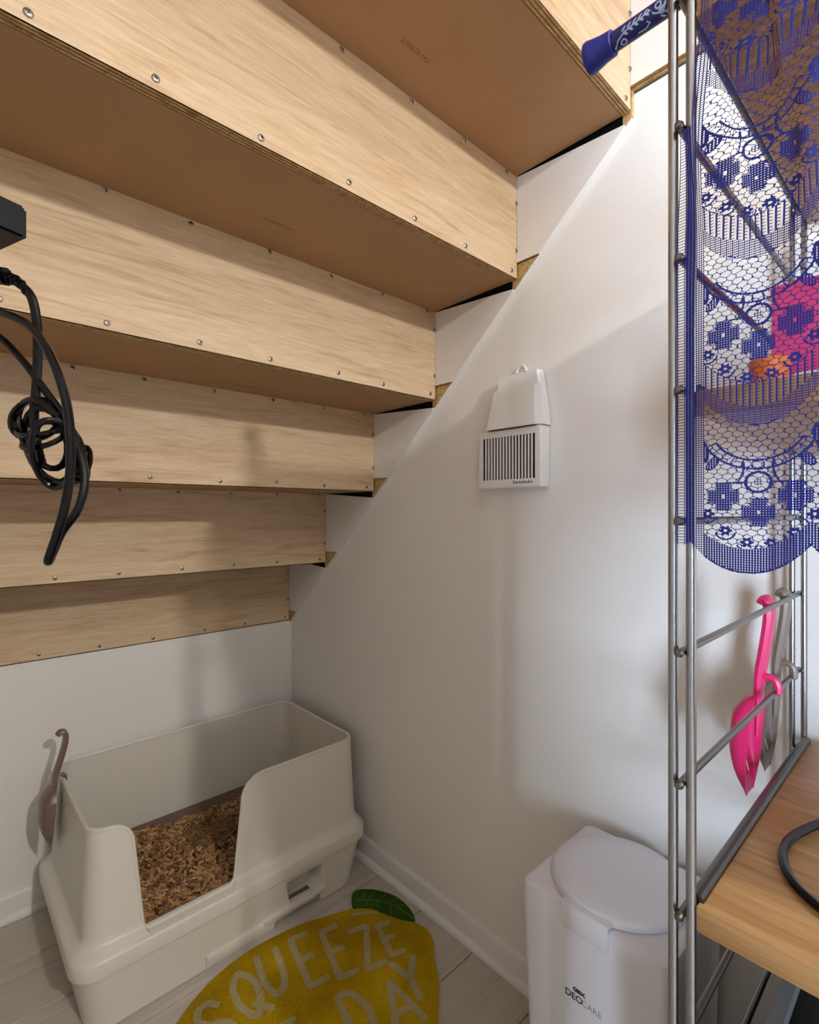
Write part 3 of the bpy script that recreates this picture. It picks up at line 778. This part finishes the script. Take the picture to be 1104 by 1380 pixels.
    mask = np.where(band & (s_ <= -.0165) & (s_ > -.0300), rib, mask)
    wl = s_+.0300+.0012*np.sin(du*500)
    mask |= (tier > 0) & (np.abs(wl) < .0009)
    mask |= (tier > 0) & (np.abs(s_) < .0005) & ((iU % 4) > 0)
    # lowest border
    border = (tier == 0) & (w_ < -.0255+curl*.9)
    mask = np.where(border, fine | ((iU % 3) == 1) & ((iZ % 6) > 0), mask)
    for cx, cz in ((-.0065, -.0208), (.0075, -.0208)):
        pass
    low = z0-.0425+.021*(np.abs(dl_)/.036)**2.2
    mask |= (np.abs(Z-low) < .0012)
    # selvage by the post
    sel = U < .0185
    mask = np.where(sel & (U >= .0125), fine, mask)
    mask = np.where(U < .0125, ((iU % 4) != 2) | ((iZ % 3) == 0), mask)
    mask = np.where(U < .0048, ((iZ % 4) == 0) | (iU < 1), mask)
    mask &= Z > low
    mask &= ~((U < .009) & (Z < .9185))
    # the hem slides behind the post near the top
    left = np.where(Z > 1.23, .0125, 0)
    mask &= U >= left
    J, I = np.nonzero(mask)
    # drape: hangs in front of the posts, gathers into folds towards the top and the right
    def pos(u, z):
        f = np.clip((z-1.10)/.2, 0, 1); g = np.clip((u-.03)/.06, 0, 1)
        x = -.4495-.0015*np.sin(u*70+.6)*np.clip((z-.89)/.1+.3, 0, 1)*np.clip(u/.03, 0, 1)
        x = x-f*g*(.006+.007*np.sin(u*150+z*18)+.004*np.sin(u*310-z*25))
        x = x-.004*np.exp(-((u-.045)/.012)**2)*np.clip((z-1.2)/.08, 0, 1)
        y = -1.3562-u+f*.004*np.sin(u*200+z*30)
        zz_ = np.minimum(z, ZT)
        over = np.maximum(z-ZT, 0)
        x = x+np.where(over > 0, .012+over*1.0, 0)
        tuck = np.clip((z-(ZT-.016))/.016, 0, 1)*np.where(over > 0, 0, 1)
        x = np.maximum(x, -.470)
        return x, y, zz_+np.where(over > 0, .0006, 0)
    nu, nz = len(uu)+1, len(zz)+1
    ids = np.full((nz, nu), -1, np.int64)
    for a, b in ((0, 0), (0, 1), (1, 0), (1, 1)): ids[J+a, I+b] = 0
    jj, ii = np.nonzero(ids == 0); ids[jj, ii] = np.arange(len(jj))
    x, y, z = pos(ii*C, ZLO+jj*C)
    co_ = np.stack([x+.45, y+1.45, z-1.1], 1)
    F_ = np.stack([ids[J, I], ids[J, I+1], ids[J+1, I+1], ids[J+1, I]], 1)
    me = bpy.data.meshes.new('lace_cloth')
    me.vertices.add(len(co_)); me.vertices.foreach_set('co', co_.astype(np.float32).ravel())
    me.loops.add(F_.size); me.loops.foreach_set('vertex_index', F_.astype(np.int32).ravel())
    me.polygons.add(len(F_)); me.polygons.foreach_set('loop_start', np.arange(0, F_.size, 4, dtype=np.int32))
    me.polygons.foreach_set('use_smooth', [True]*len(F_))
    me.update(calc_edges=True); me.validate()
    me.materials.append(M['lace'])
    o = bpy.data.objects.new('lace_cloth', me); COL.objects.link(o); o.location = (-.45, -1.45, 1.1)
    tag(o, 'blue openwork lace cloth hanging over the front of the steel shelf', 'cloth')
    print('lace quads', len(F_))
lace()

# ------------------------------------------------------------------ power adapter and cable
FW = Vector((math.sin(YAW), math.cos(YAW), 0)); RT = Vector((math.cos(YAW), -math.sin(YAW), 0))
def at(px, py, d): return CAM+(FW+RT*((px-552)/690)+Vector((0, 0, (690-py)/690)))*d
pa = thing('power_adapter', at(-30, 300, .47), 'black power adapter with its black cable tied in a hanging bundle', 'power adapter')
ax = Vector((.94, .34, 0)).normalized(); pe = Vector((ax.y, -ax.x, 0))
c0 = at(38, 279, .44)
bk = MB(); bm = bmesh.new(); bmesh.ops.create_cube(bm, size=1)
for v in bm.verts: v.co = Vector((v.co.x*.13-.065, v.co.y*.048+.024, v.co.z*.029-.0145))
bmesh.ops.bevel(bm, geom=list(bm.edges), offset=.003, segments=2, affect='EDGES'); bm.verts.index_update()
bk.add([c0+ax*v.co.x-pe*v.co.y+Vector((0, 0, v.co.z)) for v in bm.verts], [[v.index for v in f.verts] for f in bm.faces]); bm.free()
bk.build('brick', M['blackplastic'], pa)
D = .44
pth = spline([at(-60, 366, D), at(-10, 371, D), at(10, 374, D), at(27, 383, D), at(42, 400, D), at(49, 430, D), at(51, 470, D), at(49, 520, D), at(46, 560, D), at(50, 600, D-.005), at(58, 630, D)], 6)
MB().tube(pth, .0037, 10).build('cable', M['cable'], pa)
pl = MB(); q0, q1 = at(-12, 370, D), at(9, 373, D); pl.tube([q0, q1], .0075, 12)
for k in range(4):
    f = k/3; p = at(12+22*f, 375+15*f*f+1*f, D); pn = at(15+22*f, 376+15*f*f+2*f, D); pl.tube([p, pn], .0052-.0004*k, 12)
pl.build('strain_relief', M['cable'], pa)
p2 = spline([at(-60, 418, .43), at(-20, 418, .42), at(10, 424, .41), at(40, 440, .40), at(66, 475, .39), at(85, 525, .385), at(94, 575, .385), at(95, 630, .385), at(88, 680, .385), at(77, 720, .385), at(66, 752, .387), at(66, 756, .395), at(72, 742, .405), at(84, 716, .41), at(104, 688, .415), at(114, 655, .42), at(112, 625, .425), at(104, 600, .43)], 6)
MB().tube(p2, .0033, 10).build('cable', M['cable'], pa)
p3 = spline([at(-40, 432, .45), at(0, 455, .445), at(30, 485, .44), at(60, 525, .44), at(85, 560, .44), at(104, 595, .44), at(113, 625, .44), at(108, 645, .445), at(92, 650, .45)], 6)
MB().tube(p3, .0032, 10).build('cable', M['cable'], pa)
bu = MB()
for k, (cx, cy, a, b, ro, dd) in enumerate(((58, 585, 28, 50, .45, .44), (66, 600, 30, 52, .35, .446), (76, 608, 34, 44, .5, .435), (48, 565, 34, 26, .3, .45), (70, 612, 26, 46, .2, .43))):
    lp = []
    for t in range(22):
        an = 2*math.pi*t/22; x = a*math.cos(an); y = b*math.sin(an)
        lp.append(at(cx+x*math.cos(ro)+y*math.sin(ro)*-1*-1, cy-x*math.sin(ro)+y*math.cos(ro), dd+.008*math.sin(an*2+k)))
    bu.tube(lp, .0028, 8, closed=True)
bu.build('cable_loops', M['cable'], pa)
tie = MB()
for (cx, cy, rx, ry, ro) in ((52, 578, 30, 8, -.15), (58, 593, 30, 8, -.3), (112, 622, 9, 20, .2), (110, 632, 8, 18, -.1)):
    tie.tube([at(cx+rx*math.cos(t)*math.cos(ro)-ry*math.sin(t)*math.sin(ro), cy+rx*math.cos(t)*math.sin(ro)+ry*math.sin(t)*math.cos(ro), .44-.014*math.sin(t)) for t in [2*math.pi*k/18 for k in range(18)]], .0023, 8, closed=True)
tie.build('cable_wrap', M['cable'], pa)
